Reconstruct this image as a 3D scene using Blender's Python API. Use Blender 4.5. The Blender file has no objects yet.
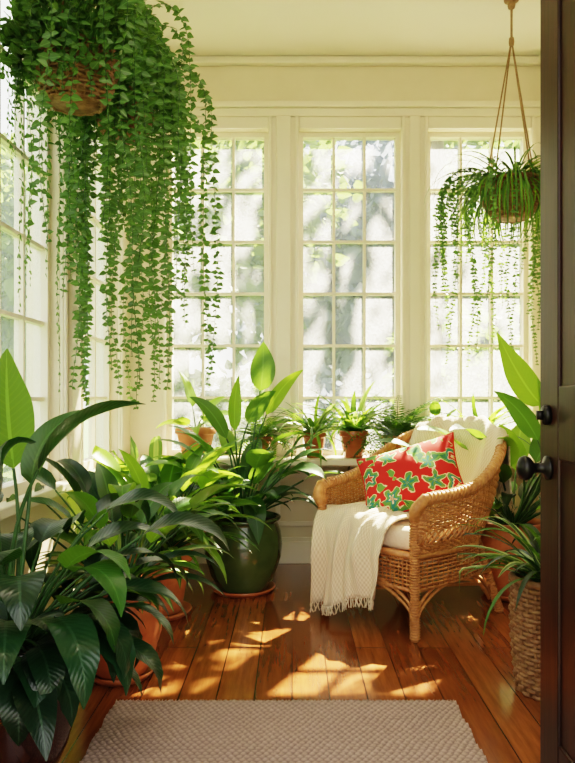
import bpy, math, random
import numpy as np
from mathutils import Vector, Matrix
random.seed(7)
S=bpy.context.scene
pi=math.pi
def V(*a): return Vector(a)
# ------------------------------------------------------------ materials
def newmat(name):
    m=bpy.data.materials.new(name); m.use_nodes=True
    nt=m.node_tree; nt.nodes.clear()
    out=nt.nodes.new('ShaderNodeOutputMaterial')
    return m,nt,out
def N(nt,t,**kw):
    n=nt.nodes.new(t)
    for k,v in kw.items():
        if k.startswith('i_'): n.inputs[k[2:].replace('_',' ')].default_value=v
        else: setattr(n,k,v)
    return n
def L(nt,a,b): nt.links.new(a,b)
def math_(nt,op,a,b=None,clamp=False):
    n=nt.nodes.new('ShaderNodeMath'); n.operation=op; n.use_clamp=clamp
    for i,x in enumerate((a,b)):
        if x is None: continue
        if isinstance(x,(int,float)): n.inputs[i].default_value=x
        else: nt.links.new(x,n.inputs[i])
    return n.outputs[0]
def mix(nt,f,a,b,mode='MIX'):
    n=nt.nodes.new('ShaderNodeMix'); n.data_type='RGBA'; n.blend_type=mode
    for i,x in ((0,f),(6,a),(7,b)):
        if isinstance(x,(int,float)): n.inputs[i].default_value=x
        elif isinstance(x,tuple): n.inputs[i].default_value=(x+(1,)) if len(x)==3 else x
        else: nt.links.new(x,n.inputs[i])
    return n.outputs[2]
def ramp(nt,fac,stops,interp='LINEAR'):
    n=nt.nodes.new('ShaderNodeValToRGB'); cr=n.color_ramp; cr.interpolation=interp
    while len(cr.elements)<len(stops): cr.elements.new(0.5)
    for e,(p,c) in zip(cr.elements,stops):
        e.position=p; e.color=tuple(c)+(1,)
    nt.links.new(fac,n.inputs[0]); return n.outputs[0]
def obj_co(nt): return nt.nodes.new('ShaderNodeTexCoord').outputs['Object']
def noise(nt,vec,scale,detail=3,rough=.5):
    n=N(nt,'ShaderNodeTexNoise'); n.inputs['Scale'].default_value=scale
    n.inputs['Detail'].default_value=detail; n.inputs['Roughness'].default_value=rough
    nt.links.new(vec,n.inputs['Vector']); return n.outputs['Fac']
def bump(nt,h,strength=.3,dist=.01):
    b=N(nt,'ShaderNodeBump'); b.inputs['Strength'].default_value=strength; b.inputs['Distance'].default_value=dist
    nt.links.new(h,b.inputs['Height']); return b.outputs[0]

def simple(name,c1,c2,scale=8,rough=.5,bs=.15,bd=.004,coat=0.,metal=0.,stretch=None,spec=.5):
    m,nt,out=newmat(name); p=N(nt,'ShaderNodeBsdfPrincipled'); L(nt,p.outputs[0],out.inputs[0])
    co=obj_co(nt)
    if stretch:
        mp=N(nt,'ShaderNodeMapping'); mp.inputs['Scale'].default_value=stretch; L(nt,co,mp.inputs[0]); co=mp.outputs[0]
    f=noise(nt,co,scale,4,.6)
    f2=ramp(nt,f,[(.3,(0,0,0)),(.7,(1,1,1))])
    L(nt,mix(nt,f2,c1,c2),p.inputs['Base Color'])
    p.inputs['Roughness'].default_value=rough; p.inputs['Metallic'].default_value=metal
    p.inputs['Specular IOR Level'].default_value=spec
    p.inputs['Coat Weight'].default_value=coat; p.inputs['Coat Roughness'].default_value=.08
    if bs: L(nt,bump(nt,f,bs,bd),p.inputs['Normal'])
    return m

def leafmat(name,dark,light,trans,tf=.35,rough=.32,veg=None,vegc=(.7,.75,.35)):
    m,nt,out=newmat(name)
    a=N(nt,'ShaderNodeAttribute',attribute_name='luv'); s=N(nt,'ShaderNodeSeparateXYZ'); L(nt,a.outputs['Vector'],s.inputs[0])
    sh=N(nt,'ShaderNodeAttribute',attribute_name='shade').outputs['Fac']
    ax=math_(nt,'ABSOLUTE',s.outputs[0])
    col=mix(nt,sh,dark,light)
    # side veins
    vv=math_(nt,'SINE',math_(nt,'MULTIPLY',math_(nt,'SUBTRACT',s.outputs[1],math_(nt,'MULTIPLY',ax,.16)),110.))
    vm=math_(nt,'MULTIPLY',math_(nt,'GREATER_THAN',vv,.75),.22)
    col=mix(nt,vm,col,light)
    if veg=='center':
        k=math_(nt,'MULTIPLY',math_(nt,'LESS_THAN',ax,.38),.75); col=mix(nt,k,col,vegc)
    if veg=='edge':
        k=math_(nt,'MULTIPLY',math_(nt,'GREATER_THAN',ax,.55),.8); col=mix(nt,k,col,vegc)
    rib=math_(nt,'MULTIPLY',math_(nt,'LESS_THAN',ax,.07),.55)
    col=mix(nt,rib,col,tuple(min(1,x*1.6+.03) for x in light))
    p=N(nt,'ShaderNodeBsdfPrincipled'); L(nt,col,p.inputs['Base Color']); p.inputs['Roughness'].default_value=rough
    L(nt,bump(nt,vv,.12,.002),p.inputs['Normal'])
    t=N(nt,'ShaderNodeBsdfTranslucent'); L(nt,mix(nt,.55,col,trans),t.inputs[0])
    ms=N(nt,'ShaderNodeMixShader'); ms.inputs[0].default_value=tf
    L(nt,p.outputs[0],ms.inputs[1]); L(nt,t.outputs[0],ms.inputs[2]); L(nt,ms.outputs[0],out.inputs[0])
    return m

M={}
M['wall']=simple('cream_plaster',(.76,.67,.50),(.80,.71,.545),6,.7,.05)
M['ceil']=simple('ceiling_paint',(.76,.70,.58),(.78,.72,.60),4,.8,.03)
M['trim']=simple('cream_gloss_paint',(.82,.74,.59),(.86,.78,.64),5,.38,.03)
M['fill_dish']=simple('fill_dish_white',(.85,.83,.78),(.88,.86,.8),4,.3,0)  # dish of the added fill light
M['terra']=simple('terracotta',(.46,.15,.06),(.62,.25,.11),14,.6,.2)
M['terra2']=simple('terracotta_glazed',(.38,.10,.04),(.56,.20,.08),9,.3,.1,coat=.3)
M['gpot']=simple('green_glaze',(.055,.095,.032),(.105,.16,.055),5,.22,.1,coat=.7)
M['dpot']=simple('oxblood_glaze',(.020,.008,.007),(.055,.02,.014),7,.15,.1,coat=.8)
M['soil']=simple('soil',(.02,.012,.007),(.06,.035,.02),60,.95,.8,.01)
M['wick']=simple('honey_rattan',(.36,.145,.045),(.62,.31,.12),35,.42,.3,.002)
M['bask']=simple('seagrass_basket',(.18,.09,.04),(.36,.21,.10),40,.65,.4,.002)
M['cush']=simple('cream_linen',(.76,.66,.49),(.84,.75,.59),90,.85,.3,.002)
M['door']=simple('mahogany',(.012,.0045,.003),(.038,.012,.007),6,.38,.08,coat=.0,spec=.3,stretch=(8,8,.8))
M['black']=simple('black_iron',(.008,.008,.008),(.02,.018,.016),20,.35,.05,metal=.6)
M['cord']=simple('jute_cord',(.22,.13,.06),(.36,.23,.11),80,.8,.3,.001)
M['stem']=simple('stem_green',(.02,.065,.015),(.05,.125,.03),20,.45,0)
M['bark']=simple('bark',(.05,.035,.02),(.1,.07,.045),10,.9,.5)
M['lawn']=simple('lawn',(.04,.09,.015),(.08,.14,.03),3,.9,.5)
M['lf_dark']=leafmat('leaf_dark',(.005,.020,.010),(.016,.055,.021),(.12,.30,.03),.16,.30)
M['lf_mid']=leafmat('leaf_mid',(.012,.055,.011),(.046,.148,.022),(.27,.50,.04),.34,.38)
M['lf_lite']=leafmat('leaf_light',(.045,.15,.014),(.14,.32,.035),(.48,.74,.06),.42,.38)
M['lf_veg']=leafmat('leaf_variegated',(.016,.08,.016),(.052,.175,.035),(.38,.63,.09),.36,.38,veg='center',vegc=(.35,.48,.15))
M['lf_vedge']=leafmat('leaf_edge_variegated',(.02,.08,.02),(.05,.18,.035),(.45,.7,.12),.35,veg='edge',vegc=(.50,.62,.28))
M['lf_vine']=leafmat('leaf_vine',(.020,.072,.018),(.088,.200,.050),(.28,.48,.07),.36,.45)
M['lf_garden']=leafmat('leaf_garden',(.05,.10,.025),(.13,.20,.045),(.28,.40,.09),.45,.6)
M['lf_haze']=leafmat('leaf_garden_hazed',(.11,.135,.18),(.20,.23,.30),(.22,.27,.35),.45,.7)  # bluish distance haze painted into the leaf colour

# throw
def fabric():
    m,nt,out=newmat('cream_knit'); p=N(nt,'ShaderNodeBsdfPrincipled'); L(nt,p.outputs[0],out.inputs[0])
    a=N(nt,'ShaderNodeAttribute',attribute_name='luv'); s=N(nt,'ShaderNodeSeparateXYZ'); L(nt,a.outputs['Vector'],s.inputs[0])
    w1=math_(nt,'SINE',math_(nt,'MULTIPLY',s.outputs[0],130.)); w2=math_(nt,'SINE',math_(nt,'MULTIPLY',s.outputs[1],420.))
    h=math_(nt,'MULTIPLY',w1,w2); hh=math_(nt,'ADD',math_(nt,'MULTIPLY',h,.5),.5)
    L(nt,mix(nt,hh,(.60,.48,.32),(.82,.71,.53)),p.inputs['Base Color']); p.inputs['Roughness'].default_value=.95
    p.inputs['Sheen Weight'].default_value=.3
    L(nt,bump(nt,hh,.5,.004),p.inputs['Normal']); return m
M['knit']=fabric()
def pillowmat():
    m,nt,out=newmat('suzani_print'); p=N(nt,'ShaderNodeBsdfPrincipled'); L(nt,p.outputs[0],out.inputs[0])
    a=N(nt,'ShaderNodeAttribute',attribute_name='luv')
    nz=N(nt,'ShaderNodeTexNoise'); nz.inputs['Scale'].default_value=4; L(nt,a.outputs['Vector'],nz.inputs['Vector'])
    vec=N(nt,'ShaderNodeVectorMath',operation='MULTIPLY_ADD'); L(nt,nz.outputs['Color'],vec.inputs[0]); vec.inputs[1].default_value=(.22,.22,0); L(nt,a.outputs['Vector'],vec.inputs[2])
    sc=2.2
    vo=N(nt,'ShaderNodeTexVoronoi'); vo.inputs['Scale'].default_value=sc; vo.inputs['Randomness'].default_value=.75; L(nt,vec.outputs[0],vo.inputs['Vector'])
    sub=N(nt,'ShaderNodeVectorMath',operation='SUBTRACT'); L(nt,vec.outputs[0],sub.inputs[0]); L(nt,vo.outputs['Position'],sub.inputs[1])
    sp=N(nt,'ShaderNodeSeparateXYZ'); L(nt,sub.outputs[0],sp.inputs[0])
    ang=math_(nt,'ARCTAN2',sp.outputs[1],sp.outputs[0])
    csep=N(nt,'ShaderNodeSeparateColor'); L(nt,vo.outputs['Color'],csep.inputs[0])
    ph=math_(nt,'MULTIPLY',csep.outputs[1],6.28)
    d=vo.outputs['Distance']
    fl=math_(nt,'MULTIPLY',d,math_(nt,'ADD',1.,math_(nt,'MULTIPLY',math_(nt,'SINE',math_(nt,'ADD',math_(nt,'MULTIPLY',ang,5.),ph)),.18)))
    lf=math_(nt,'MULTIPLY',d,math_(nt,'ADD',1.,math_(nt,'MULTIPLY',math_(nt,'SINE',math_(nt,'ADD',math_(nt,'MULTIPLY',ang,2.),ph)),.5)))
    red=(.56,.018,.014); cream=(.78,.69,.44)
    r1=ramp(nt,fl,[(0,(.85,.30,.02)),(.09,cream),(.13,(.56,.03,.02)),(.25,cream),(.29,(.02,.20,.17)),(.38,(.10,.26,.05)),(.49,cream),(.53,red)],'CONSTANT')
    r2=ramp(nt,lf,[(0,(.85,.28,.02)),(.07,cream),(.11,(.02,.14,.06)),(.28,(.12,.30,.05)),(.46,cream),(.51,red)],'CONSTANT')
    c=mix(nt,math_(nt,'GREATER_THAN',csep.outputs[0],.5),r1,r2)
    L(nt,c,p.inputs['Base Color']); p.inputs['Roughness'].default_value=.8
    n2=noise(nt,a.outputs['Vector'],60,2); L(nt,bump(nt,n2,.2,.002),p.inputs['Normal']); return m
M['pillow']=pillowmat()
def rugmat():
    m,nt,out=newmat('woven_jute'); p=N(nt,'ShaderNodeBsdfPrincipled'); L(nt,p.outputs[0],out.inputs[0])
    a=N(nt,'ShaderNodeAttribute',attribute_name='shade').outputs['Fac']; co=obj_co(nt)
    n=noise(nt,co,120,3); n3=noise(nt,co,6,3)
    c=mix(nt,a,(.10,.062,.048),(.56,.42,.35)); c=mix(nt,math_(nt,'MULTIPLY',n,.4),c,(.25,.175,.145)); c=mix(nt,math_(nt,'MULTIPLY',n3,.25),c,(.44,.33,.27))
    L(nt,c,p.inputs['Base Color']); p.inputs['Roughness'].default_value=.95; L(nt,bump(nt,n,.5,.003),p.inputs['Normal']); return m
M['rug']=rugmat()
def floormat():
    m,nt,out=newmat('oak_floorboards'); p=N(nt,'ShaderNodeBsdfPrincipled'); L(nt,p.outputs[0],out.inputs[0])
    co=obj_co(nt); s=N(nt,'ShaderNodeSeparateXYZ'); L(nt,co,s.inputs[0])
    cb=N(nt,'ShaderNodeCombineXYZ'); L(nt,s.outputs[1],cb.inputs[0]); L(nt,s.outputs[0],cb.inputs[1])
    b=N(nt,'ShaderNodeTexBrick'); L(nt,cb.outputs[0],b.inputs['Vector']); b.offset=.37; b.offset_frequency=2
    b.inputs['Scale'].default_value=1; b.inputs['Brick Width'].default_value=1.7; b.inputs['Row Height'].default_value=.125
    b.inputs['Mortar Size'].default_value=.0022; b.inputs['Mortar Smooth'].default_value=.1; b.inputs['Bias'].default_value=0
    b.inputs['Color1'].default_value=(0,0,0,1); b.inputs['Color2'].default_value=(1,1,1,1); b.inputs['Mortar'].default_value=(.5,.5,.5,1)
    mp=N(nt,'ShaderNodeMapping'); mp.inputs['Scale'].default_value=(28,2.2,1); L(nt,co,mp.inputs[0])
    g=noise(nt,mp.outputs[0],1.6,6,.65)
    base=mix(nt,b.outputs['Color'],(.22,.070,.021),(.36,.130,.040))
    gr=ramp(nt,g,[(.35,(.62,.58,.56)),(.65,(1.2,1.2,1.2))])
    col=mix(nt,.8,base,gr,'MULTIPLY')
    col=mix(nt,b.outputs['Fac'],col,(.03,.012,.005))
    L(nt,col,p.inputs['Base Color'])
    L(nt,ramp(nt,g,[(.3,(.25,)*3),(.7,(.15,)*3)]),p.inputs['Roughness'])
    p.inputs['Coat Weight'].default_value=.55; p.inputs['Coat Roughness'].default_value=.10
    h=math_(nt,'SUBTRACT',math_(nt,'MULTIPLY',g,.15),b.outputs['Fac'])
    L(nt,bump(nt,h,.30,.003),p.inputs['Normal']); return m
M['floor']=floormat()
def glassmat():
    m,nt,out=newmat('rippled_glass'); co=obj_co(nt)
    v=N(nt,'ShaderNodeTexVoronoi'); v.inputs['Scale'].default_value=85; L(nt,co,v.inputs['Vector'])
    n=noise(nt,co,9,3)
    f=math_(nt,'ADD',math_(nt,'MULTIPLY',v.outputs['Distance'],.12),math_(nt,'MULTIPLY',n,.11),True)
    t=N(nt,'ShaderNodeBsdfTransparent'); t.inputs[0].default_value=(.98,.985,.985,1)
    tr=N(nt,'ShaderNodeBsdfTranslucent'); tr.inputs[0].default_value=(.90,.95,1,1)
    ms=N(nt,'ShaderNodeMixShader'); L(nt,f,ms.inputs[0]); L(nt,t.outputs[0],ms.inputs[1]); L(nt,tr.outputs[0],ms.inputs[2])
    gl=N(nt,'ShaderNodeBsdfGlossy'); gl.inputs['Roughness'].default_value=.25
    m2=N(nt,'ShaderNodeMixShader'); m2.inputs[0].default_value=.01; L(nt,ms.outputs[0],m2.inputs[1]); L(nt,gl.outputs[0],m2.inputs[2])
    L(nt,m2.outputs[0],out.inputs[0]); return m
M['glass']=glassmat()

# ------------------------------------------------------------ mesh builder
class MB:
    def __init__(s): s.v=[];s.f=[];s.m=[];s.uv=[];s.sh=[];s.mats=[];s.clamp=None
    def mi(s,key):
        if key not in s.mats: s.mats.append(key)
        return s.mats.index(key)
    def add(s,vs,fs,key,uvs=None,sh=.5):
        o=len(s.v); k=s.mi(key)
        s.v.extend([tuple(p) for p in vs]); s.f.extend([tuple(i+o for i in f) for f in fs]); s.m.extend([k]*len(fs))
        s.uv.extend(uvs if uvs is not None else [(0.5,0,0)]*len(vs))
        if isinstance(sh,(int,float)): s.sh.extend([sh]*len(vs))
        else: s.sh.extend(sh)
    def obj(s,name,parent=None,smooth=True,loc=None,rot=None):
        v=s.v
        if s.clamp:
            x0,x1,y0,y1,z0,z1=s.clamp
            v=[(min(max(a,x0),x1),min(max(b,y0),y1),min(max(c,z0),z1)) for a,b,c in v]
        me=bpy.data.meshes.new(name); me.from_pydata(v,[],s.f)
        for k in s.mats: me.materials.append(M[k])
        me.polygons.foreach_set('material_index',s.m)
        me.polygons.foreach_set('use_smooth',[smooth]*len(s.f))
        a=me.attributes.new('luv','FLOAT_VECTOR','POINT'); a.data.foreach_set('vector',[c for u in s.uv for c in u])
        a=me.attributes.new('shade','FLOAT','POINT'); a.data.foreach_set('value',s.sh)
        me.update(); ob=bpy.data.objects.new(name,me); S.collection.objects.link(ob)
        if parent: ob.parent=parent
        if loc: ob.location=loc
        if rot: ob.rotation_euler=rot
        return ob
def empty(name,loc=(0,0,0),rot=(0,0,0)):
    e=bpy.data.objects.new(name,None); S.collection.objects.link(e); e.location=loc; e.rotation_euler=rot; e.empty_display_size=.1; return e
def box(mb,a,b,key,T=None):
    (x0,y0,z0),(x1,y1,z1)=a,b
    vs=[(x0,y0,z0),(x1,y0,z0),(x1,y1,z0),(x0,y1,z0),(x0,y0,z1),(x1,y0,z1),(x1,y1,z1),(x0,y1,z1)]
    if T: vs=[T(*p) for p in vs]
    mb.add(vs,[(0,3,2,1),(4,5,6,7),(0,1,5,4),(1,2,6,5),(2,3,7,6),(3,0,4,7)],key)
def catmull(P,n):
    P=[Vector(p) for p in P]; P=[P[0]*2-P[1]]+P+[P[-1]*2-P[-2]]; out=[]
    for i in range(1,len(P)-2):
        for j in range(n):
            t=j/n; a,b,c,d=P[i-1],P[i],P[i+1],P[i+2]
            out.append(.5*((2*b)+(c-a)*t+(2*a-5*b+4*c-d)*t*t+(3*b-a-3*c+d)*t**3))
    out.append(P[-2]); return out
def tube(mb,pts,r,key,sides=6,closed=False,sh=.5,cap=True):
    pts=[Vector(p) for p in pts]; n=len(pts)
    vs=[];fs=[];up=None
    for i,p in enumerate(pts):
        if closed: t=pts[(i+1)%n]-pts[i-1]
        else: t=pts[min(i+1,n-1)]-pts[max(i-1,0)]
        if t.length<1e-9: t=Vector((0,0,1))
        t.normalize()
        if up is None:
            up=Vector((0,0,1)) if abs(t.z)<.9 else Vector((1,0,0))
        s=t.cross(up)
        if s.length<1e-4: s=t.orthogonal()
        s.normalize(); up=s.cross(t).normalized()
        rr=r(i/(n-1)) if callable(r) else r
        for k in range(sides):
            a=2*pi*k/sides; vs.append(p+s*(math.cos(a)*rr)+up*(math.sin(a)*rr))
    m=n if closed else n-1
    for i in range(m):
        j=(i+1)%n
        for k in range(sides):
            k2=(k+1)%sides; fs.append((i*sides+k,i*sides+k2,j*sides+k2,j*sides+k))
    if cap and not closed:
        fs.append(tuple(range(sides))[::-1]); fs.append(tuple((n-1)*sides+k for k in range(sides)))
    mb.add(vs,fs,key,None,sh)
def lathe(mb,prof,key,c=(0,0,0),seg=40,T=None):
    vs=[];fs=[]
    for r,z in prof:
        for k in range(seg):
            a=2*pi*k/seg; p=(r*math.cos(a),r*math.sin(a),z)
            p=T(*p) if T else p
            vs.append((p[0]+c[0],p[1]+c[1],p[2]+c[2]))
    n=len(prof)
    for i in range(n-1):
        for k in range(seg):
            k2=(k+1)%seg; fs.append((i*seg+k,i*seg+k2,(i+1)*seg+k2,(i+1)*seg+k))
    mb.add(vs,fs,key)
# ------------------------------------------------------------ leaves
def prof_broad(t): return (math.sin(pi*min(1,t**.75))**.75)*(1 if t<.6 else 1-.25*(t-.6)/.4) if 0<t<1 else 0.02
def prof_lance(t): return (math.sin(pi*t**.62)**.85) if 0<t<1 else .03
def prof_strap(t): return min(1,.45+t*3)*(1-t**2.6)+.02
CR=(-1,-.55,0,.55,1)
def blade(mb,pts,W,Sd,prof,key,fold=.2,shade=.5,wave=0.):
    n=len(pts)-1; vs=[];uv=[];fs=[]; ph=random.random()*6
    for i,p in enumerate(pts):
        T=(pts[min(i+1,n)]-pts[max(i-1,0)]).normalized(); s=(Sd-T*Sd.dot(T)).normalized(); nn=s.cross(T)
        if nn.z<0 and abs(nn.z)>.3: nn=-nn
        t=i/n; w=W*prof(t)
        for c in CR:
            off=abs(c)*fold*w+ (wave*w*math.sin(t*14+ph+(2 if c>0 else 0))*abs(c))
            vs.append(p+s*(c*w)+nn*off); uv.append((c,t,0))
    for i in range(n):
        for k in range(4): fs.append((i*5+k,i*5+k+1,i*5+k+6,i*5+k+5))
    mb.add(vs,fs,key,uv,shade)
def arc_leaf(mb,base,az,el,stem,Ln,W,droop,prof,key,fold=.2,shade=None,roll=0.,nseg=9,sr=.004,wave=.06):
    shade=random.random() if shade is None else shade
    p=Vector(base); pt=el; h=Vector((math.cos(az),math.sin(az),0)); side=Vector((-math.sin(az),math.cos(az),0))
    z=Vector((0,0,1))
    if stem>0:
        sp=[p.copy()]
        for i in range(5):
            pt-=droop*.06; p=p+(h*math.cos(pt)+z*math.sin(pt))*(stem/5); sp.append(p.copy())
        tube(mb,sp,lambda t:sr*(1.3-.5*t),'stem',5,sh=shade,cap=False)
    pts=[p.copy()]
    for i in range(nseg):
        pt-=droop/nseg*(.5+1.0*i/nseg); p=p+(h*math.cos(pt)+z*math.sin(pt))*(Ln/nseg); pts.append(p.copy())
    Sd=(side*math.cos(roll)+z*math.sin(roll))
    blade(mb,pts,W,Sd,prof,key,fold,shade,wave)
def bez_leaf(mb,p0,p1,p2,W,Sd,prof,key,stem_from=None,fold=.15,shade=.6,nseg=12,sr=.005):
    p0,p1,p2=map(Vector,(p0,p1,p2))
    pts=[p0*(1-t)**2+p1*2*t*(1-t)+p2*t*t for t in [i/nseg for i in range(nseg+1)]]
    blade(mb,pts,W,Vector(Sd).normalized(),prof,key,fold,shade,.03)
    if stem_from is not None:
        b=Vector(stem_from); d=(p1-p0).normalized(); L_=(p0-b).length
        c=p0-d*L_*.45
        sp=[b*(1-t)**2+c*2*t*(1-t)+p0*t*t for t in [i/8 for i in range(9)]]
        tube(mb,sp,lambda t:sr*(1.5-.6*t),'stem',6,sh=shade,cap=False)
def clump(mb,base,n,stem,Ln,W,el,droop,prof,key,spread=.03,fold=.2,az=(0,2*pi),wave=.06,sr=.004,keys=None,roll=.35):
    for i in range(n):
        f=(i+.5)/n
        a=az[0]+(az[1]-az[0])*((i*.618034)%1)+random.uniform(-.15,.15)
        e=el[1]+(el[0]-el[1])*f+random.uniform(-.12,.12)
        b=Vector(base)+Vector((math.cos(a)*spread*random.random(),math.sin(a)*spread*random.random(),0))
        k=random.choice(keys) if keys else key
        arc_leaf(mb,b,a,e,random.uniform(*stem),random.uniform(*Ln),random.uniform(*W),random.uniform(*droop),prof,k,fold,None,random.uniform(-roll,roll),sr=sr,wave=wave)
def pot_mesh(mb,r,h,key,style='std'):
    if style=='std':
        P=[(0,.0),(.62*r,0),(.66*r,.01),(.92*r,h*.78),(.93*r,h*.80),(1.0*r,h*.81),(1.02*r,h*.85),(1.02*r,h*.98),(1.0*r,h),(.93*r,h),(.91*r,h*.97),(.88*r,h*.86)]
        sz=h*.9; srr=.9*r
    else:
        P=[(0,0),(.6*r,0),(.64*r,.01),(.82*r,h*.2),(.97*r,h*.45),(1.0*r,h*.62),(.96*r,h*.8),(.88*r,h*.91),(.87*r,h*.94),(.95*r,h*.96),(.97*r,h*.985),(.95*r,h),(.87*r,h),(.84*r,h*.96),(.84*r,h*.88)]
        sz=h*.92; srr=.845*r
    lathe(mb,P,key)
    lathe(mb,[(srr,sz),(srr*.6,sz+.01),(0,sz+.014)],'soil')
    return sz
def saucer(mb,r,key): lathe(mb,[(0,0),(r*.85,0),(r,.022),(r*1.0,.028),(r*.96,.028),(r*.84,.012),(0,.012)],key)
ROOM=(-.955,1.47,.8,4.14,.02,2.98)
def potted(name,loc,r,h,key,style,foliage,sauc=None,clampb=ROOM,rise=0.):
    e=empty(name,loc)
    mb=MB(); sz=pot_mesh(mb,r,h,key,style); p=mb.obj('pot',e)
    if sauc:
        p.location=(0,0,.013); m2=MB(); saucer(m2,sauc,key if key!='gpot' else 'terra2'); m2.obj('saucer',e)
    f=MB(); foliage(f,sz+(.013 if sauc else 0))
    x,y,z=loc; c=clampb; f.clamp=(c[0]-x,c[1]-x,c[2]-y,c[3]-y,c[4]-z,c[5]-z)
    f.obj('foliage',e); return e

# ------------------------------------------------------------ weave
def weave(mb,P,nst,nrow,r,key,closed=True,amp=.005,stake_r=None,v0=0,v1=1):
    """P(u,v)->(point,normal)"""
    for k in range(nrow):
        v=v0+(v1-v0)*k/(nrow-1); pts=[]
        m=nst*2 if closed else nst*2+1
        for j in range(m):
            u=j/(nst*2); p,n=P(u,v); off=0 if j%2 else amp*(1 if (j//2+k)%2 else -1)
            pts.append(p+n*off)
        tube(mb,pts,r,key,5,closed)
    for j in range(nst if closed else nst+1):
        u=j/nst; tube(mb,[P(u,v0+(v1-v0)*i/8)[0] for i in range(9)],stake_r or r,key,4)
def basket(mb,r0,r1,h,key,nst=28,nrow=14,r=.006,z0=0.,bulge=.1):
    def P(u,v):
        a=2*pi*u; rr=r0+(r1-r0)*v+bulge*r1*math.sin(pi*v); n=Vector((math.cos(a),math.sin(a),0))
        return n*rr+Vector((0,0,z0+r+(h-2*r)*v)),n
    weave(mb,P,nst,nrow,r,key,True,r*.8)
    # inner liner + rim
    lathe(mb,[(0,z0+.004),(r0*.95,z0+.004)]+[(r0+(r1-r0)*v+bulge*r1*math.sin(pi*v)-r,z0+.01+(h-.02)*v) for v in [i/8 for i in range(9)]],key)
    tube(mb,[Vector((math.cos(a)*r1,math.sin(a)*r1,z0+h)) for a in [2*pi*i/40 for i in range(40)]],r*1.7,key,6,True)
    lathe(mb,[(r1*.97,z0+h*.88),(r1*.5,z0+h*.92),(0,z0+h*.93)],'soil')

# ------------------------------------------------------------ room
XL,XR,YB,ZC=-.98,1.5,4.17,3.0
ZS,ZT=.64,2.58
def single(name,fn,bev=0,smooth=False):
    mb=MB(); fn(mb); o=mb.obj(name,smooth=smooth)
    if bev:
        b=o.modifiers.new('bev','BEVEL'); b.width=bev; b.segments=2; b.limit_method='ANGLE'
    return o
single('floor',lambda m:box(m,(-1.12,-.6,-.1),(1.62,4.31,0),'floor'))
single('ceiling',lambda m:box(m,(-1.12,.62,ZC),(1.62,4.31,3.1),'ceil'))
BW=[(-.75,-.14),(.04,.65),(.805,1.42)]
def wb(m):
    box(m,(-1.12,YB,0),(1.62,YB+.14,ZS-.04),'wall'); box(m,(-1.12,YB,ZT),(1.62,YB+.14,ZC),'wall')
    xs=[-1.12]+[c for w in BW for c in w]+[1.62]
    for i in range(0,len(xs),2): box(m,(xs[i],YB,ZS-.04),(xs[i+1],YB+.14,ZT),'wall')
single('wall_back',wb)
LW=[(1.24,1.97),(2.22,2.95),(3.2,3.93)]
def wl(m):
    box(m,(XL-.14,.62,0),(XL,YB,ZS-.04),'wall'); box(m,(XL-.14,.62,ZT),(XL,YB,ZC),'wall')
    ys=[.62]+[c for w in LW for c in w]+[YB]
    for i in range(0,len(ys),2): box(m,(XL-.14,ys[i],ZS-.04),(XL,ys[i+1],ZT),'wall')
single('wall_left',wl)
single('wall_right',lambda m:box(m,(XR,.62,0),(XR+.12,YB,ZC),'wall'))
def wf(m):
    box(m,(XL,.62,0),(-.5,.74,ZC),'wall'); box(m,(.64,.62,0),(XR,.74,ZC),'wall'); box(m,(-.5,.62,2.2),(.64,.74,ZC),'wall')
single('wall_front',wf)
# trims
def tr_back(m):
    box(m,(XL,YB-.05,2.70),(XR,YB,2.735),'trim'); box(m,(XL,YB-.03,2.65),(XR,YB,2.70),'trim')
    xs=[XL]+[c for w in BW for c in w]+[XR]
    for i in range(0,len(xs),2):
        a,b=xs[i],xs[i+1]
        box(m,(a,YB-.018,ZS),(b,YB,2.65),'trim')
        if i not in(0,6):
            box(m,(a+.045,YB-.035,ZS),(b-.045,YB-.018,2.65),'trim')
        if i>0: box(m,(a,YB-.03,ZS),(a+.022,YB-.018,2.65),'trim')
        if i<6: box(m,(b-.022,YB-.03,ZS),(b,YB-.018,2.65),'trim')
    for a,b in BW: box(m,(a,YB-.022,ZT),(b,YB,2.65),'trim')
single('trim_1',tr_back,.006)
def tr_left(m):
    box(m,(XL,.74,2.70),(XL+.05,YB,2.735),'trim'); box(m,(XL,.74,2.65),(XL+.03,YB,2.70),'trim')
    ys=[.74]+[c for w in LW for c in w]+[YB]
    for i in range(0,len(ys),2):
        a,b=ys[i],ys[i+1]; box(m,(XL,a,ZS),(XL+.018,b,2.65),'trim')
        if i not in(0,6): box(m,(XL+.018,a+.06,ZS),(XL+.035,b-.06,2.65),'trim')
        if i>0: box(m,(XL+.018,a,ZS),(XL+.03,a+.022,2.65),'trim')
        if i<6: box(m,(XL+.018,b-.022,ZS),(XL+.03,b,2.65),'trim')
    box(m,(XL,.74,ZS-.04),(XL+.06,YB,ZS),'trim')
single('trim_2',tr_left,.006)
def crown(m):
    for a,b in (((XL,YB-.05,2.955),(XR,YB,3.0)),((XL,.74,2.955),(XL+.05,YB,3.0)),((XR-.05,.74,2.955),(XR,YB,3.0))): box(m,a,b,'trim')
single('trim_3',crown,.012)
single('window_sill',lambda m:(box(m,(XL+.06,3.92,ZS-.04),(XR,YB+.01,ZS),'trim'),box(m,(XL+.06,YB-.06,ZS-.075),(XR,YB,ZS-.04),'trim')),.008)
def panels(m):
    for a,b in ((-.92,-.2),(-.1,.6),(.72,1.45)):
        z0,z1=.22,.54
        for A,B in (((a,z0),(b,z0+.03)),((a,z1-.03),(b,z1)),((a,z0),(a+.03,z1)),((b-.03,z0),(b,z1))):
            box(m,(A[0],YB-.014,A[1]),(B[0],YB,B[1]),'trim')
single('trim_4',panels,.005)
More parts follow.
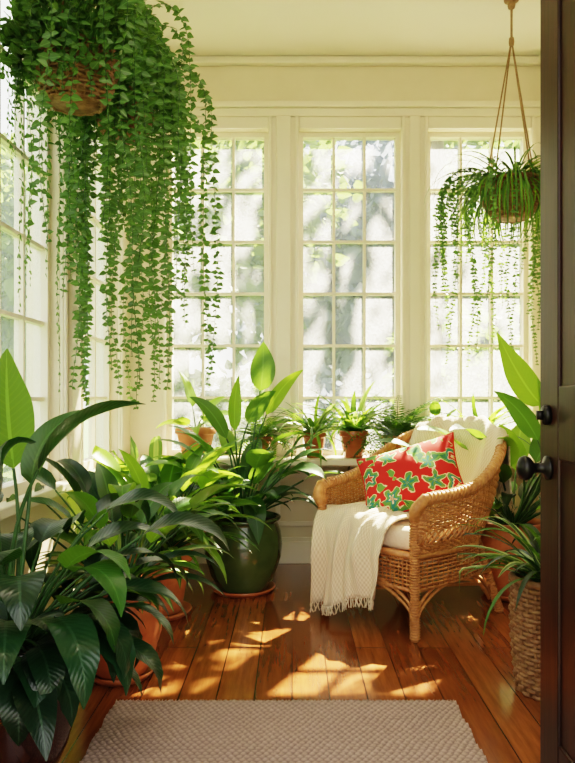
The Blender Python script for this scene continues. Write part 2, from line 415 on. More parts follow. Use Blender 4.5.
single('baseboard_back',lambda m:(box(m,(XL,YB-.022,0),(XR,YB,.13),'trim'),box(m,(XL,YB-.014,.13),(XR,YB,.155),'trim')),.004)
single('baseboard_left',lambda m:box(m,(XL,.74,0),(XL+.022,YB-.022,.15),'trim'),.004)
single('baseboard_right',lambda m:box(m,(XR-.022,.74,0),(XR,YB-.022,.15),'trim'),.004)
def win(name,T,w):
    mb=MB(); z0,z1=ZS-.04,ZT; fr=.028; d0,d1=.04,.10
    box(mb,(0,d0,z0),(fr,d1,z1),'trim',T); box(mb,(w-fr,d0,z0),(w,d1,z1),'trim',T)
    box(mb,(fr,d0,z0),(w-fr,d1,z0+.07),'trim',T); box(mb,(fr,d0,z1-fr),(w-fr,d1,z1),'trim',T)
    iw=w-2*fr; b0=z0+.07; b1=z1-fr
    for i in (1,2):
        c=fr+iw*i/3; box(mb,(c-.008,d0+.012,b0),(c+.008,d1-.012,b1),'trim',T)
    for j in range(1,6):
        c=b0+(b1-b0)*j/6; box(mb,(fr,d0+.014,c-.008),(w-fr,d1-.014,c+.008),'trim',T)
    box(mb,(fr*.5,.068,z0+.02),(w-fr*.5,.071,z1-fr*.5),'glass',T)
    mb.obj(name,smooth=False)
k=1
for a,b in BW: win('window_%d'%k,lambda u,d,z,a=a:(a+u,YB+d,z),b-a); k+=1
for a,b in LW: win('window_%d'%k,lambda u,d,z,a=a:(XL-d,a+u,z),b-a); k+=1

# door (open inward, hinged on the front wall)
def door():
    e=empty('door_1',(.57,0,0))
    mb=MB(); x0,x1,y0,y1,z0,z1=0,.045,.76,1.61,.008,2.15
    box(mb,(x0+.006,y0,z0),(x1-.006,y1,z1),'door')
    for (ya,yb,za,zb) in ((y0,y0+.11,z0,z1),(y1-.11,y1,z0,z1),(y0+.11,y1-.11,z0,.25),(y0+.11,y1-.11,.86,1.02),(y0+.11,y1-.11,2.02,z1),(y0+.37,y0+.48,.25,.86),(y0+.37,y0+.48,1.02,2.02)):
        box(mb,(x0,ya,za),(x1,yb,zb),'door')
    o=mb.obj('door_slab',e,False); b=o.modifiers.new('b','BEVEL'); b.width=.004; b.segments=2; b.limit_method='ANGLE'
    mb=MB()
    def T(x,y,z): return (-z,y,x)
    lathe(mb,[(0,0),(.027,0),(.027,.006),(.012,.012),(.010,.03),(.012,.034),(.024,.042),(.028,.052),(.024,.062),(.012,.068),(0,.069)],'black',(0,1.555,.838),24,T)
    lathe(mb,[(0,0),(.022,0),(.022,.010),(.018,.014),(0,.015)],'black',(0,1.555,.955),24,T)
    box(mb,(-.026,1.548,.945),(-.012,1.562,.965),'black')
    mb.obj('knob_and_lock',e)
    mb=MB()
    for z in (.25,1.1,1.95): tube(mb,[(-.004,.755,z-.05),(-.004,.755,z+.05)],.008,'black',8)
    mb.obj('hinges',e)
door()
single('trim_5',lambda m:(box(m,(.62,.60,0),(.70,.755,2.24),'door'),box(m,(-.56,.60,0),(-.5,.755,2.24),'door'),box(m,(-.56,.60,2.18),(.70,.755,2.26),'door')),.004)

# ------------------------------------------------------------ rug
def rug():
    x0,x1,y0,y1=-.575,.53,1.15,2.27; st=.0042; nx=int((x1-x0)/st); ny=int((y1-y0)/st)
    X=np.linspace(x0,x1,nx+1); Y=np.linspace(y0,y1,ny+1); gx,gy=np.meshgrid(X,Y)
    A=np.abs(np.sin(gy*pi/.0155)); row=np.floor(gy/.0155)
    B=np.abs(np.sin(gx*pi/.021+row*pi/2))
    rnd=np.random.RandomState(3)
    h=(A**.8)*(.25+.75*B**.8)*(.75+.4*rnd.rand(*gx.shape))
    z=.006+.010*h
    edge=(gx<=x0)|(gx>=x1)|(gy<=y0)|(gy>=y1); z[edge]=0.001
    gx2=gx+.003*np.sin(gy*40)
    vs=np.stack([gx2,gy,z],-1).reshape(-1,3)
    w=nx+1; i=(np.arange(ny)[:,None]*w+np.arange(nx)[None,:]).ravel()
    fs=np.stack([i,i+1,i+w+1,i+w],-1)
    mb=MB(); mb.add(vs.tolist(),fs.tolist(),'rug',None,(h.reshape(-1)*.95).tolist())
    for i in range(120):
        x=x0+(x1-x0)*(i+.5)/120
        for yy,s in ((y1,1),(y0,-1)): tube(mb,[(x,yy,.006),(x+random.uniform(-.003,.003),yy+s*.010,.004),(x+random.uniform(-.006,.006),yy+s*.022,.002)],.0016,'rug',4,sh=.8)
    mb.obj('area_rug')
rug()

# ------------------------------------------------------------ wicker armchair
def chair():
    th=math.radians(-48.6)
    e=empty('wicker_armchair',(.53,3.22,0),(0,0,th))
    R=[(.27,-.285,.50),(.30,-.25,.575),(.33,-.1,.59),(.345,.05,.62),(.34,.19,.695),(.28,.33,.78),(.15,.41,.83),(0,.43,.84)]
    B=[(.262,-.268,.34),(.268,-.24,.34),(.28,-.1,.34),(.28,.03,.34),(.265,.15,.34),(.21,.24,.34),(.11,.28,.34),(0,.29,.34)]
    mir=lambda P:P+[(-x,y,z) for x,y,z in P[-2::-1]]
    RC=catmull(mir(R),12); BC=catmull(mir(B),12); n=len(RC)-1
    def at(C,u):
        f=min(max(u,0),1)*n; i=min(int(f),n-1); return C[i].lerp(C[i+1],f-i)
    def P(u,v):
        a=at(BC,u);b=at(RC,u); p=a.lerp(b,v); 
        t=at(BC,u+.01)-at(BC,u-.01); nn=Vector((-t.y,t.x,0)); 
        if nn.length<1e-6: nn=Vector((1,0,0))
        nn.normalize()
        if nn.dot(Vector((p.x,p.y+.02,0)))<0: nn=-nn
        return p+nn*(.02*math.sin(pi*v)),nn
    mb=MB()
    weave(mb,P,84,7,.0050,'wick',False,.005,.0045,0,.22)
    weave(mb,P,84,13,.0050,'wick',False,.005,.0045,.46,.98)
    # open lattice band with crossing canes
    for k in range(56):
        u0=k/56
        for d in (-1,1):
            u1=u0+d*1.5/56
            if 0<=u1<=1: tube(mb,[P(u0+(u1-u0)*t,.22+.24*t)[0]+P(u0,.3)[1]*(.003*d) for t in (0,.5,1)],.0042,'wick',5)
    mb.obj('woven_shell',e)
    mb=MB()
    tube(mb,RC,.021,'wick',10)
    # braid wrapped round the rim
    for ph in (0,pi):
        pts=[]
        m=420
        for i in range(m+1):
            u=i/m; p=at(RC,u); a=u*2*pi*52+ph; nn=P(u,1)[1]; pts.append(p+nn*(.021*math.cos(a))+Vector((0,0,.021*math.sin(a))))
        tube(mb,pts,.006,'wick',5)
    # legs
    def leg(p0,p1,r=.018):
        pts=catmull([p0,tuple((Vector(p0)+Vector(p1))*.5),p1],6); tube(mb,pts,r,'wick',10)
        p0=Vector(p0);p1=Vector(p1); m=int((p1-p0).length/.011)
        d=(p1-p0).normalized(); s=d.orthogonal().normalized(); q=d.cross(s)
        for i in range(1,m):
            c=p0.lerp(p1,i/m); tube(mb,[c+s*(math.cos(a)*(r+.001))+q*(math.sin(a)*(r+.001)) for a in [2*pi*j/10 for j in range(10)]],.004,'wick',4,True)
    for s in (1,-1):
        leg((s*.262,-.272,0),(s*.27,-.285,.52)); leg((s*.275,.33,0),(s*.205,.235,.36))
        # rolled front of the arm
        tube(mb,catmull([(s*.27,-.285,.50),(s*.285,-.295,.54),(s*.305,-.25,.585)],6),.024,'wick',10)
    # seat ring, front rail, braces
    tube(mb,[p+Vector((0,0,0)) for p in BC],.014,'wick',8); tube(mb,[(.262,-.268,.34),(-.262,-.268,.34)],.016,'wick',8)
    C=[Vector((.262,-.268,0)),Vector((.262,.262,0)),Vector((-.262,.262,0)),Vector((-.262,-.268,0))]
    for i in range(4):
        a,b=C[i],C[(i+1)%4]
        for zz,hh in ((.07,.13),(.10,.125)):
            tube(mb,[a.lerp(b,t)+Vector((0,0,zz+hh*math.sin(pi*t)**.6)) for t in [j/16 for j in range(17)]],.007,'wick',6)
        tube(mb,[a+Vector((0,0,.20)),b+Vector((0,0,.20))],.009,'wick',6)
    tube(mb,[C[0]+Vector((0,0,.10)),C[2]+Vector((0,0,.14))],.008,'wick',6); tube(mb,[C[1]+Vector((0,0,.14)),C[3]+Vector((0,0,.10))],.008,'wick',6)
    mb.obj('rattan_frame',e)
    mb=MB()
    # skirt under the seat
    loop=[Vector((p.x,p.y,0)) for p in BC]
    def LP(u):
        f=u*(len(loop)-1); i=min(int(f),len(loop)-2); return loop[i].lerp(loop[i+1],f-i)
    def SK(u,v):
        p=LP(u); nn=Vector((p.x,p.y,0)).normalized(); return p+Vector((0,0,.205+.13*v)),nn
    weave(mb,SK,64,9,.0048,'wick',False,.004,.004)
    def FR(u,v): return Vector((.262-.524*u,-.27,.205+.13*v)),Vector((0,-1,0))
    weave(mb,FR,24,9,.0048,'wick',False,.004,.004)
    # seat deck
    ring=[(p.x*.97,p.y*.97) for p in BC]
    nn_=len(ring); vs=[(x,y,.325) for x,y in ring]+[(x,y,.345) for x,y in ring]
    fs=[tuple(range(nn_)),tuple(range(nn_,2*nn_))]+[(i,(i+1)%nn_,nn_+(i+1)%nn_,nn_+i) for i in range(nn_)]
    mb.add(vs,fs,'wick'); mb.obj('seat_deck',e)
    # cushion
    mb=MB(); m=72; lay=[(.0,.348),(.86,.348),(.93,.352),(.965,.368),(.975,.395),(.965,.42),(.93,.436),(.86,.446),(.5,.455),(0,.457)]
    vs=[];fs=[]
    for s,z in lay:
        for i in range(m):
            a=2*pi*i/m; c,sn=math.cos(a),math.sin(a); q=(abs(c)**5+abs(sn)**5)**(-1/5)
            x=.262*c*q; y=.262*sn*q+.0
            if y>.12: x*=1-.9*(y-.12)
            vs.append((x*s,y*s-.005,z))
    for i in range(len(lay)-1):
        for j in range(m):
            j2=(j+1)%m; fs.append((i*m+j,i*m+j2,(i+1)*m+j2,(i+1)*m+j))
    mb.add(vs,fs,'cush'); mb.obj('seat_cushion',e)
    return e
ch=chair()
# throw blanket draped over the back, seat and front of the chair
def throw():
    e=ch
    path=[(.500,.56),(.500,.70),(.490,.82),(.455,.880),(.405,.870),(.365,.78),(.325,.66),(.27,.52),(.20,.475),(.05,.470),(-.15,.470),(-.255,.465),(-.31,.43),(-.335,.34),(-.345,.22),(-.355,.11)]
    C=catmull([(0,y,z) for y,z in path],6); n=len(C)-1; mw=60
    mb=MB(); vs=[];uv=[];fs=[]
    def pos(i,u):
        s=i/n; p=C[i]; back=max(0,min(1,(.55-s)/.15)); front=max(0,min(1,(s-.76)/.12))
        hw=.215+(.055*back)-.030*front
        cx=.03*back + (-.055)*(1-back)
        x=cx+u*hw+.012*math.sin(s*19+u*3)
        y=p.y-(x*x*1.1)*back; z=p.z-(x*x*.75)*back*(1 if s<.45 else .3)
        w=math.sin(u*9+s*5)*.5+math.sin(u*17-s*9+1)*.3+math.sin(u*4+s*14)*.3
        y+= -front*(.018+.036*w) + back*.014*w*(1 if s<.2 else -1)
        z+= (1-front)*(1-back)*(.008+.026*abs(w)) + back*(.026*abs(w) if .1<s<.35 else 0)
        if front>.5: z+=(.07*u+.016*math.sin(u*5))*(s-.85)*6
        return Vector((x,y,z))
    for i in range(n+1):
        for j in range(mw+1):
            u=-1+2*j/mw; vs.append(pos(i,u)); uv.append((u,i/n,0))
    for i in range(n):
        for j in range(mw): a=i*(mw+1)+j; fs.append((a,a+1,a+mw+2,a+mw+1))
    mb.add(vs,fs,'knit',uv)
    o=mb.obj('throw_sheet',e); so=o.modifiers.new('s','SOLIDIFY'); so.thickness=.008; so.offset=1
    mb=MB()
    for i_end,sg in ((n,-1),(0,1)):
        for j in range(60):
            u=-1+2*j/59; p=pos(i_end,u); pts=[p]
            for k in range(1,5): pts.append(p+Vector((.004*math.sin(j*1.7+k),sg*.004*math.cos(j*2.3+k),-.010*k)))
            tube(mb,pts,.0028,'knit',4)
    mb.obj('throw_fringe',e)
throw()
def pillow():
    mb=MB(); n=26; a,b,t=.238,.175,.072
    for side in (1,-1):
        vs=[];uv=[];fs=[]
        for i in range(n+1):
            for j in range(n+1):
                u=-1+2*i/n; v=-1+2*j/n
                h=t*max(0,(1-u*u)*(1-v*v))**.42
                x=a*u*(1-.09*(1-v*v)); y=b*v*(1-.09*(1-u*u))
                h+=.004*math.sin(u*6+v*4)*(1-u*u)*(1-v*v)
                vs.append((x,y,side*h)); uv.append((u+side*.37,v*.8,0))
        for i in range(n):
            for j in range(n):
                q=i*(n+1)+j; f=(q,q+n+1,q+n+2,q+1); fs.append(f if side>0 else f[::-1])
        mb.add(vs,fs,'pillow',uv)
    # piping
    pts=[]
    for i in range(80):
        q=i/80*4; s=int(q); f=-1+2*(q-s)
        u,v=[(f,-1),(1,f),(-f,1),(-1,-f)][s]
        pts.append(Vector((a*u*(1-.09*(1-v*v)),b*v*(1-.09*(1-u*u)),0)))
    tube(mb,pts,.004,'pillow',6,True)
    o=mb.obj('throw_pillow')
    # local z = face normal
    nrm=Vector((-.42,-.76,.60)).normalized()
    up=Vector((0,0,1)); up=(up-nrm*up.dot(nrm)).normalized(); rt=up.cross(nrm)
    R=Matrix((rt,up,nrm)).transposed().to_4x4()
    o.matrix_world=Matrix.Translation((.54,3.20,.622))@R@Matrix.Rotation(math.radians(21),4,'Z')
pillow()

# ------------------------------------------------------------ floor plants
def f_dark(m,z):
    b=(0,0,z)
    for i,(n,el,st,Ln,W,dr) in enumerate([(42,(.85,1.4),(.22,.42),(.20,.30),(.044,.060),(1.3,2.3)),(44,(.45,1.0),(.12,.26),(.19,.27),(.040,.056),(1.3,2.3)),(26,(.1,.6),(.06,.18),(.17,.24),(.034,.05),(.9,1.7))]):
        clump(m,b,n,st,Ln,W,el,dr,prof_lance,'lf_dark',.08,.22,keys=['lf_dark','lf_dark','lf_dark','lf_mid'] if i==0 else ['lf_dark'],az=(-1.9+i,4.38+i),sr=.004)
    # tall upright leaf, arching leaves, low broad leaf
    bez_leaf(m,(-.10,.26,.78),(-.125,.26,.96),(-.12,.26,1.14),.078,(1,.15,0),prof_broad,'lf_lite',stem_from=(0,0,z),shade=.15)
    bez_leaf(m,(.06,.02,.80),(.16,.03,.99),(.34,.05,.975),.060,(.25,-.8,.35),prof_lance,'lf_dark',stem_from=(0,0,z),shade=.9)
    bez_leaf(m,(.03,.05,.76),(.02,.12,.92),(.16,.15,.96),.055,(.7,-.5,-.1),prof_lance,'lf_mid',stem_from=(0,0,z),shade=.2)
    bez_leaf(m,(-.06,.05,.70),(-.04,.0,.90),(.08,-.05,.88),.055,(.5,-.6,.3),prof_lance,'lf_dark',stem_from=(0,0,z),shade=.5)
    bez_leaf(m,(-.10,.0,.66),(-.12,-.06,.84),(-.02,-.12,.80),.055,(.5,-.6,.3),prof_lance,'lf_dark',stem_from=(0,0,z),shade=.7)
    bez_leaf(m,(.0,-.16,.52),(.01,-.24,.46),(.03,-.27,.26),.066,(1,.1,0),prof_broad,'lf_dark',stem_from=(0,0,z),shade=.4)
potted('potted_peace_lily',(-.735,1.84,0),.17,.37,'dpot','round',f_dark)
def f_b(m,z):
    clump(m,(0,0,z),34,(.05,.14),(.22,.34),(.018,.028),(.7,1.4),(1.0,1.8),prof_strap,'lf_veg',.05,.35,keys=['lf_veg','lf_mid','lf_dark'],az=(-1.9,4.38),wave=.03)
    clump(m,(0,0,z),26,(.20,.44),(.22,.30),(.036,.052),(.95,1.4),(.8,1.5),prof_lance,'lf_mid',.05,.25,az=(-1.9,4.38),keys=['lf_mid','lf_dark','lf_lite'])
potted('potted_dracaena',(-.61,2.50,0),.145,.31,'terra2','round',f_b,.12)
def f_c(m,z):
    clump(m,(0,0,z),60,(.06,.22),(.28,.42),(.022,.036),(.7,1.4),(.9,1.7),prof_strap,'lf_veg',.05,.3,keys=['lf_veg','lf_veg','lf_lite','lf_mid'],wave=.03)
    clump(m,(0,0,z),28,(.26,.42),(.22,.32),(.038,.056),(.85,1.4),(.6,1.4),prof_lance,'lf_lite',.05,.25,keys=['lf_lite','lf_mid'])
potted('potted_variegated_ginger',(-.60,3.2,0),.145,.29,'terra','std',f_c,.14)
def f_c2(m,z):
    clump(m,(0,0,z),40,(.2,.42),(.26,.38),(.038,.058),(.75,1.45),(.7,1.6),prof_lance,'lf_lite',.05,.25,keys=['lf_lite','lf_mid','lf_veg'])
potted('potted_calathea',(-.76,3.75,0),.13,.26,'terra','std',f_c2,.12,clampb=(-.90,1.47,.8,3.9,.02,2.98))
def f_d(m,z):
    b=(0,0,z)
    clump(m,b,24,(.20,.38),(.24,.34),(.045,.065),(.9,1.4),(.8,1.5),prof_lance,'lf_mid',.06,.2,keys=['lf_mid','lf_mid','lf_lite'],sr=.006)
    clump(m,b,24,(.10,.24),(.18,.26),(.038,.056),(.8,1.2),(1.0,1.7),prof_lance,'lf_mid',.06,.2,keys=['lf_mid','lf_dark','lf_mid'],sr=.005)
    bez_leaf(m,(.09,-.05,1.02),(.11,-.05,1.15),(.105,-.04,1.27),.064,(1,.1,0),prof_broad,'lf_mid',stem_from=b,shade=.8)
    bez_leaf(m,(.12,-.02,.90),(.19,-.02,1.06),(.31,-.02,1.13),.040,(.5,.3,-.6),prof_lance,'lf_lite',stem_from=b,shade=.5)
    bez_leaf(m,(.03,-.06,.86),(.08,-.06,.98),(.17,-.07,1.02),.048,(.6,.3,-.6),prof_lance,'lf_mid',stem_from=b,shade=.7)
    bez_leaf(m,(-.04,-.02,.82),(-.05,-.02,.98),(-.02,-.02,1.10),.036,(1,.4,0),prof_lance,'lf_lite',stem_from=b,shade=.5)
    bez_leaf(m,(-.08,-.05,.78),(-.16,-.05,.96),(-.27,-.04,.99),.045,(.5,.5,.5),prof_lance,'lf_mid',stem_from=b,shade=.6)
    bez_leaf(m,(.14,-.05,.74),(.24,-.05,.84),(.38,-.05,.78),.045,(.1,.8,-.2),prof_lance,'lf_mid',stem_from=b,shade=.9)
    bez_leaf(m,(.04,-.12,.50),(.08,-.2,.46),(.09,-.22,.28),.055,(1,.1,0),prof_broad,'lf_mid',stem_from=b,shade=.6)
potted('potted_bird_of_paradise',(-.25,3.58,0),.20,.37,'gpot','round',f_d,.165,clampb=(-.9,1.47,.8,3.90,.02,2.98))
def f_r(m,z):
    b=(0,0,z)
    clump(m,b,18,(.3,.5),(.28,.38),(.05,.07),(.9,1.4),(.6,1.4),prof_lance,'lf_mid',.05,.2,keys=['lf_mid','lf_lite'],sr=.006)
    clump(m,b,26,(.1,.3),(.24,.34),(.03,.05),(.6,1.1),(1.,1.8),prof_lance,'lf_mid',.05,.2,keys=['lf_mid','lf_dark','lf_lite'])
    bez_leaf(m,(.13,-.05,.95),(.03,-.05,1.05),(-.09,-.05,1.31),.068,(.8,-.2,.55),prof_broad,'lf_lite',stem_from=b,shade=.6)
    bez_leaf(m,(.10,-.08,.78),(.02,-.08,.95),(-.12,-.10,1.02),.05,(.6,-.3,.5),prof_lance,'lf_mid',stem_from=b,shade=.8)
    bez_leaf(m,(.18,-.08,.70),(.16,-.08,.90),(.10,-.08,1.08),.055,(1,.2,.2),prof_lance,'lf_lite',stem_from=b,shade=.6)
    bez_leaf(m,(.02,-.1,.62),(-.02,-.1,.78),(-.10,-.12,.86),.05,(.6,-.4,.5),prof_lance,'lf_lite',stem_from=b,shade=.6)
potted('potted_banana_plant',(1.10,3.50,0),.165,.36,'terra','round',f_r,.15,clampb=(.3,1.46,.8,3.9,.02,2.98))
def basket_plant():
    e=empty('basket_planter',(.875,2.37,0)); mb=MB(); basket(mb,.105,.125,.38,'bask',30,24,.0075,0,.06); mb.obj('woven_basket',e)
    f=MB(); clump(f,(0,0,.36),60,(.02,.1),(.24,.38),(.010,.018),(.7,1.45),(.9,1.7),prof_strap,'lf_mid',.05,.35,keys=['lf_mid','lf_dark','lf_vedge'],wave=.02)
    f.clamp=(-.3,.58,-.6,.6,.0,1.5); f.obj('foliage',e)
basket_plant()

# ------------------------------------------------------------ sill plants
SC=(-.93,1.46,3.5,4.15,.05,2.9)
def sill(name,x,y,r,h,key,fol,style='std'): return potted(name,(x,y,ZS),r,h,key,style,fol,None,SC)
def g1(m,z):
    b=(0,0,z)
    for az,st,Ln,W,el,dr in ((2.4,.14,.28,.05,1.5,.7),(-.2,.08,.22,.04,.9,1.),(1.2,.06,.2,.035,.8,1.),(3.3,.05,.2,.035,.8,1.2),(-1.4,.05,.18,.035,.7,1.3),(4.0,.06,.16,.035,.9,1.2),(.6,.1,.2,.035,1.2,.8)):
        arc_leaf(m,b,az,el,st,Ln,W,dr,prof_lance,'lf_lite',.2,.8,.5)
sill('potted_rubber_plant',-.555,4.03,.115,.17,'terra',g1)
def grass(n,L0,L1,w0,w1,keys,el=(.5,1.45)):
    def f(m,z): clump(m,(0,0,z),n,(0,.03),(L0,L1),(w0,w1),el,(.6,1.8),prof_strap,'lf_mid',.03,.35,keys=keys,wave=.02)
    return f
sill('potted_spider_plant',.13,4.04,.070,.145,'terra2',grass(56,.22,.38,.009,.014,['lf_mid','lf_lite','lf_vedge']))
sill('potted_snake_plant',.355,4.04,.085,.155,'terra2',grass(44,.24,.42,.014,.021,['lf_mid','lf_lite','lf_vedge'],(.8,1.5)))
def fern(m,z,n=46,L0=.18,L1=.34,key='lf_mid'):
    for i in range(n):
        a=i*2.39996; el=random.uniform(.2,1.35); Ln=random.uniform(L0,L1); dr=random.uniform(.8,1.9)
        p=Vector((0,0,z)); pt=el; h=Vector((math.cos(a),math.sin(a),0)); s=Vector((-math.sin(a),math.cos(a),0)); zz=Vector((0,0,1)); pts=[p.copy()]
        sh=random.random()
        for k in range(16):
            pt-=dr/16; d=h*math.cos(pt)+zz*math.sin(pt); p=p+d*Ln/16; pts.append(p.copy())
            if k>1:
                w=.042*math.sin(pi*(k/17)**.8)+.006
                for sg in (-1,1):
                    q=p+s*sg*w+d*w*.35-zz*.004; c=(p+q)*.5; e1=d*.0055
                    m.add([p-e1*.6,c-e1,q,c+e1],[(0,1,2,3)],key,[(0,0,0),(-.5,.5,0),(0.3,1,0),(.5,.5,0)],sh)
        tube(m,pts,.0015,'stem',4,cap=False)
sill('potted_fern',.60,4.00,.085,.13,'terra',lambda m,z:fern(m,z,90,.24,.42))
sill('potted_pothos',.84,4.03,.075,.12,'terra2',lambda m,z:clump(m,(0,0,z),44,(.05,.16),(.09,.16),(.026,.038),(.1,1.4),(.8,1.8),prof_lance,'lf_lite',.03,.2,keys=['lf_lite','lf_mid']))
sill('potted_spider_plant',1.08,4.03,.08,.13,'terra',grass(56,.24,.42,.011,.018,['lf_lite','lf_mid','lf_vedge'],(.3,1.4)))
sill('potted_fern',-.18,4.04,.07,.12,'terra2',lambda m,z:fern(m,z,50,.18,.30,'lf_lite'))

# ------------------------------------------------------------ hanging plants
def small_leaf(m,p,d,ln,key,sh,nrm=None):
    d=d.normalized(); n=nrm or Vector((random.uniform(-1,1),random.uniform(-1,1),random.uniform(-.3,1)))
    s=d.cross(n)
    if s.length<.05: s=d.orthogonal()
    s.normalize(); n=s.cross(d); w=ln*.40; f=w*.22
    vs=[p,p+d*ln*.18+s*w*.90+n*f,p+d*ln*.42+s*w+n*f,p+d*ln*.75+s*w*.55+n*f,p+d*ln*1.08,p+d*ln*.75-s*w*.55+n*f,p+d*ln*.42-s*w+n*f,p+d*ln*.18-s*w*.90+n*f]
    m.add(vs,[(0,1,2,3,4),(0,4,5,6,7)],key,[(0,0,0),(.8,.2,0),(.95,.5,0),(.6,.8,0),(0.1,1,0),(-.6,.8,0),(-.95,.5,0),(-.8,.2,0)],sh)
def strand(m,start,out,reach,drop,leaf=.030,step=.021,key='lf_vine'):
    p=Vector(start); pts=[p.copy()]; pitch=.5; L_=0; total=reach+drop; ph=random.random()*6; sh0=random.random()
    h=Vector(out).normalized(); z=Vector((0,0,1)); side=Vector((-h.y,h.x,0)); k=0
    while L_<total:
        t=min(1,L_/(reach*1.6)); ang=.6-(.6+pi/2)*t**.9
        d=h*math.cos(ang)+z*math.sin(ang)+side*(.12*math.sin(L_*8+ph))+h*(.09*math.sin(L_*6+ph*2))
        d.normalize(); p=p+d*step; L_+=step; pts.append(p.copy())
        tip=1-max(0,(L_-total*.75)/(total*.25))*.45
        for sg in (-1,1):
            a=k*1.2+sg*pi/2+random.uniform(-.5,.5)
            o=Vector((math.cos(a),math.sin(a)*.8,random.uniform(-.7,.2)))
            small_leaf(m,p,o,leaf*tip*random.uniform(.7,1.15),key,min(1,max(0,sh0*.6+random.random()*.4)),Vector((o.x*.4,o.y*.4-.3,1)) if t<.5 else Vector((random.uniform(-.8,.8),-1,random.uniform(-.2,.9))))
        k+=1
    tube(m,pts,.0013,'stem',3,cap=False)
def hanging(name,loc,r,h,lens,seed,mound,nst,leaf,clampb,cord_top=3.0):
    random.seed(seed)
    e=empty(name,loc); mb=MB(); basket(mb,r*.62,r,h,'bask',26,13,.0065,-h,.10); mb.obj('woven_basket',e)
    mb=MB(); top=cord_top-loc[2]
    for i in range(3):
        a=2*pi*i/3+.5; apex=Vector((0,0,top*.82 if top>.9 else top*.8))
        tube(mb,[Vector((math.cos(a)*r,math.sin(a)*r,0)),apex],.004,'cord',6)
    tube(mb,[(0,0,top*.8),(0,0,top)],.005,'cord',6)
    lathe(mb,[(0,top-.05),(.014,top-.045),(.018,top-.03),(.014,top-.012),(.03,top-.008),(.032,top),(0,top)],'bask',seg=20)
    mb.obj('hanger_cords',e)
    f=MB(); mr,mh,mn=mound
    for i in range(mn):
        a=random.random()*2*pi; q=random.random()**.5; th=random.random()
        rr=mr*q; p=Vector((math.cos(a)*rr,math.sin(a)*rr,mh*(1-q*q)*th**.5-(.06 if q<.75 else .16)*q*q*random.random()))
        d=Vector((math.cos(a),math.sin(a),random.uniform(-.6,.8)))
        small_leaf(f,p,d+Vector((random.uniform(-.7,.7),random.uniform(-.7,.7),0)),leaf*random.uniform(.8,1.25),'lf_vine',random.random())
    for i in range(nst):
        a=2*pi*i/nst+random.uniform(-.1,.1); reach=random.uniform(.06,mr*1.12)
        z0=random.uniform(0,mh*.75)
        drop=lens(a)*random.choice((random.uniform(.2,.6),random.uniform(.6,1.05)))+z0
        strand(f,(math.cos(a)*r*.7,math.sin(a)*r*.7,z0),(math.cos(a),math.sin(a),0),reach,drop,leaf,.024)
    # short runners spilling over the front of the basket
    for i in range(16):
        a=-pi/2+random.uniform(-1.2,1.2); strand(f,(math.cos(a)*r*.7,math.sin(a)*r*.7,.04),(math.cos(a),math.sin(a),0),.07,random.uniform(.10,.28),leaf,.021)
    x,y,z=loc; c=clampb; f.clamp=(c[0]-x,c[1]-x,c[2]-y,c[3]-y,c[4]-z,c[5]-z)
    f.obj('trailing_foliage',e); return f,e
HB=(-.94,1.47,.8,4.1,.5,2.98)
hanging('hanging_string_of_hearts',(-.75,2.42,2.17),.145,.17,lambda a:1.0+.15*math.cos(a),11,(.25,.38,2600),32,.031,HB)
hanging('hanging_string_of_hearts',(-.70,2.92,2.24),.125,.17,lambda a:1.25,12,(.24,.40,2600),46,.032,HB)
def hang_right():
    random.seed(21); loc=(1.11,3.54,2.07)
    e=empty('hanging_spider_fern',loc); r,h=.15,.18
    mb=MB(); basket(mb,r*.6,r,h,'bask',26,13,.0065,-h,.12); mb.obj('woven_basket',e)
    mb=MB(); top=3.0-loc[2]
    for i in range(4):
        a=2*pi*i/4+.35; tube(mb,[Vector((math.cos(a)*r,math.sin(a)*r,0)),Vector((0,0,top*.78))],.004,'cord',6)
    tube(mb,[(0,0,top*.77),(0,0,top)],.006,'cord',6)
    lathe(mb,[(0,top*.74),(.012,top*.75),(.014,top*.77),(.012,top*.79),(0,top*.80)],'cord',seg=16)
    lathe(mb,[(0,top-.05),(.016,top-.045),(.02,top-.03),(.016,top-.012),(.036,top-.008),(.038,top),(0,top)],'bask',seg=20)
    mb.obj('hanger_cords',e)
    f=MB()
    clump(f,(0,0,.0),280,(0,.05),(.26,.50),(.004,.007),(.35,1.4),(1.6,3.0),prof_strap,'lf_vine',.11,.3,keys=['lf_vine','lf_vine','lf_lite'],wave=.02)
    for i in range(66):
        a=2*pi*i/66; front=math.sin(a)<-.35
        if front and i%4: continue
        strand(f,(math.cos(a)*r*.8,math.sin(a)*r*.8,.03),(math.cos(a),math.sin(a),0),random.uniform(.12,.27),random.uniform(.25,.95),.021,.019)
    f.clamp=(-2,1.46-loc[0],-1,.56,-1.5,.9); f.obj('trailing_foliage',e)
hang_right()

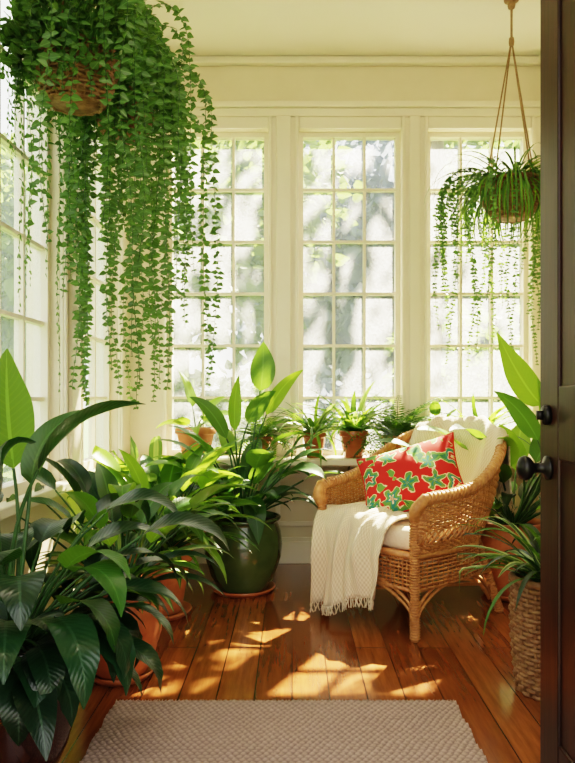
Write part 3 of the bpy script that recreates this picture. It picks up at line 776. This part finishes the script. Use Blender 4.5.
# ------------------------------------------------------------ garden
single('garden_lawn',lambda m:box(m,(-30,-6,-.5),(30,40,-.35),'lawn'))
def tree(name,c,R,n,key,leaf=.12,sq=1.):
    random.seed(int(abs(c[0]*7+c[1]*13))); mb=MB(); c=Vector(c)
    blobs=[(Vector((random.uniform(-1,1),random.uniform(-1,1),random.uniform(-.8,.9)*sq))*R*.6,R*random.uniform(.35,.6)) for _ in range(14)]
    for i in range(n):
        o,r=random.choice(blobs); d=Vector((random.gauss(0,1),random.gauss(0,1),random.gauss(0,1))).normalized()
        p=o+d*r*random.random()**.4
        if p.z+c.z<-.30: continue
        small_leaf(mb,p,d+Vector((random.uniform(-1,1),random.uniform(-1,1),random.uniform(-1,.4))),leaf*random.uniform(.7,1.4),key,random.random())
    z=-.35-c.z
    for k in range(4): tube(mb,catmull([(0,0,z),(.1*math.sin(k),.1*math.cos(k),z*.4),tuple(blobs[k][0])],5),lambda t:min(.1,R*.07)*(1.2-t*.9),'bark',7)
    mb.obj(name,loc=c)
tree('added_dapple_tree',(-1.5,9.2,3.4),2.3,5600,'lf_garden',.17)
tree('added_dapple_tree',(-5.2,11.2,3.0),2.6,6500,'lf_garden',.20)
tree('added_dapple_tree',(-4.0,8.6,2.6),1.9,5000,'lf_garden',.16)
tree('added_dapple_tree',(-4.4,3.4,2.2),2.0,4200,'lf_garden',.15)
tree('added_dapple_tree',(3.6,12.0,4.2),2.2,4500,'lf_garden',.2)
tree('added_dapple_tree',(1.0,13.5,3.2),3.0,8000,'lf_haze',.24)
tree('added_dapple_tree',(4.6,17.0,2.6),3.6,5000,'lf_haze',.28)
tree('added_dapple_tree',(1.32,6.9,5.5),1.6,520,'lf_garden',.12,.55)  # unseen crown added above the view to break up the sunlight
tree('garden_shrub',(.4,8.2,.4),1.2,3400,'lf_haze',.10)
tree('garden_shrub',(2.3,8.0,.7),1.3,3800,'lf_garden',.11)
tree('garden_shrub',(-1.0,7.4,.3),1.1,2800,'lf_garden',.10)
tree('garden_shrub',(-2.9,5.4,.4),1.0,2600,'lf_garden',.10)

# ------------------------------------------------------------ light
w=bpy.data.worlds.new('garden_sky'); S.world=w; w.use_nodes=True; nt=w.node_tree; nt.nodes.clear()
o=nt.nodes.new('ShaderNodeOutputWorld'); bg=nt.nodes.new('ShaderNodeBackground'); tc=nt.nodes.new('ShaderNodeTexCoord'); sx=nt.nodes.new('ShaderNodeSeparateXYZ')
L(nt,tc.outputs['Generated'],sx.inputs[0])
c=ramp(nt,math_(nt,'ADD',math_(nt,'MULTIPLY',sx.outputs[2],.5),.5),[(.0,(.45,.41,.29)),(.49,(.82,.78,.68)),(.56,(.98,.95,.87)),(1,(.90,.89,.94))])
L(nt,c,bg.inputs[0]); bg.inputs[1].default_value=2.5; L(nt,bg.outputs[0],o.inputs[0])
sun=bpy.data.lights.new('sun','SUN'); sun.energy=60; sun.color=(1,.82,.58); sun.angle=math.radians(.8)
so=bpy.data.objects.new('sun',sun); S.collection.objects.link(so); so.location=(3,9,8)
so.rotation_euler=Vector((-.283,-.582,-.763)).to_track_quat('-Z','Y').to_euler()
# added interior fill light in a made-up ceiling fixture, above the frame
e=empty('added_fill_light',(.25,1.9,3.0)); mb=MB()
lathe(mb,[(0,0),(.07,0),(.07,-.02),(.02,-.03),(.02,-.05),(.15,-.055),(.155,-.065),(.11,-.10),(.05,-.12),(0,-.124)],'fill_dish'); mb.obj('fill_light_dish',e)
pl=bpy.data.lights.new('fill_point','POINT'); pl.energy=16; pl.color=(1,.88,.70); pl.shadow_soft_size=.12  # soft fill added to brighten the interior
po=bpy.data.objects.new('fill_point',pl); S.collection.objects.link(po); po.parent=e; po.location=(0,0,-.30)
# ------------------------------------------------------------ camera
cam=bpy.data.cameras.new('camera'); co=bpy.data.objects.new('camera',cam); S.collection.objects.link(co)
co.location=(0,0,1.0); co.rotation_euler=(pi/2,0,0); cam.sensor_width=36; cam.sensor_fit='AUTO'; cam.lens=700/763*36
cam.shift_x=-4.5/763; cam.shift_y=13.5/763; cam.clip_start=.05
S.camera=co
S.view_settings.view_transform='Filmic'
S.view_settings.look='High Contrast'
S.view_settings.exposure=0.55
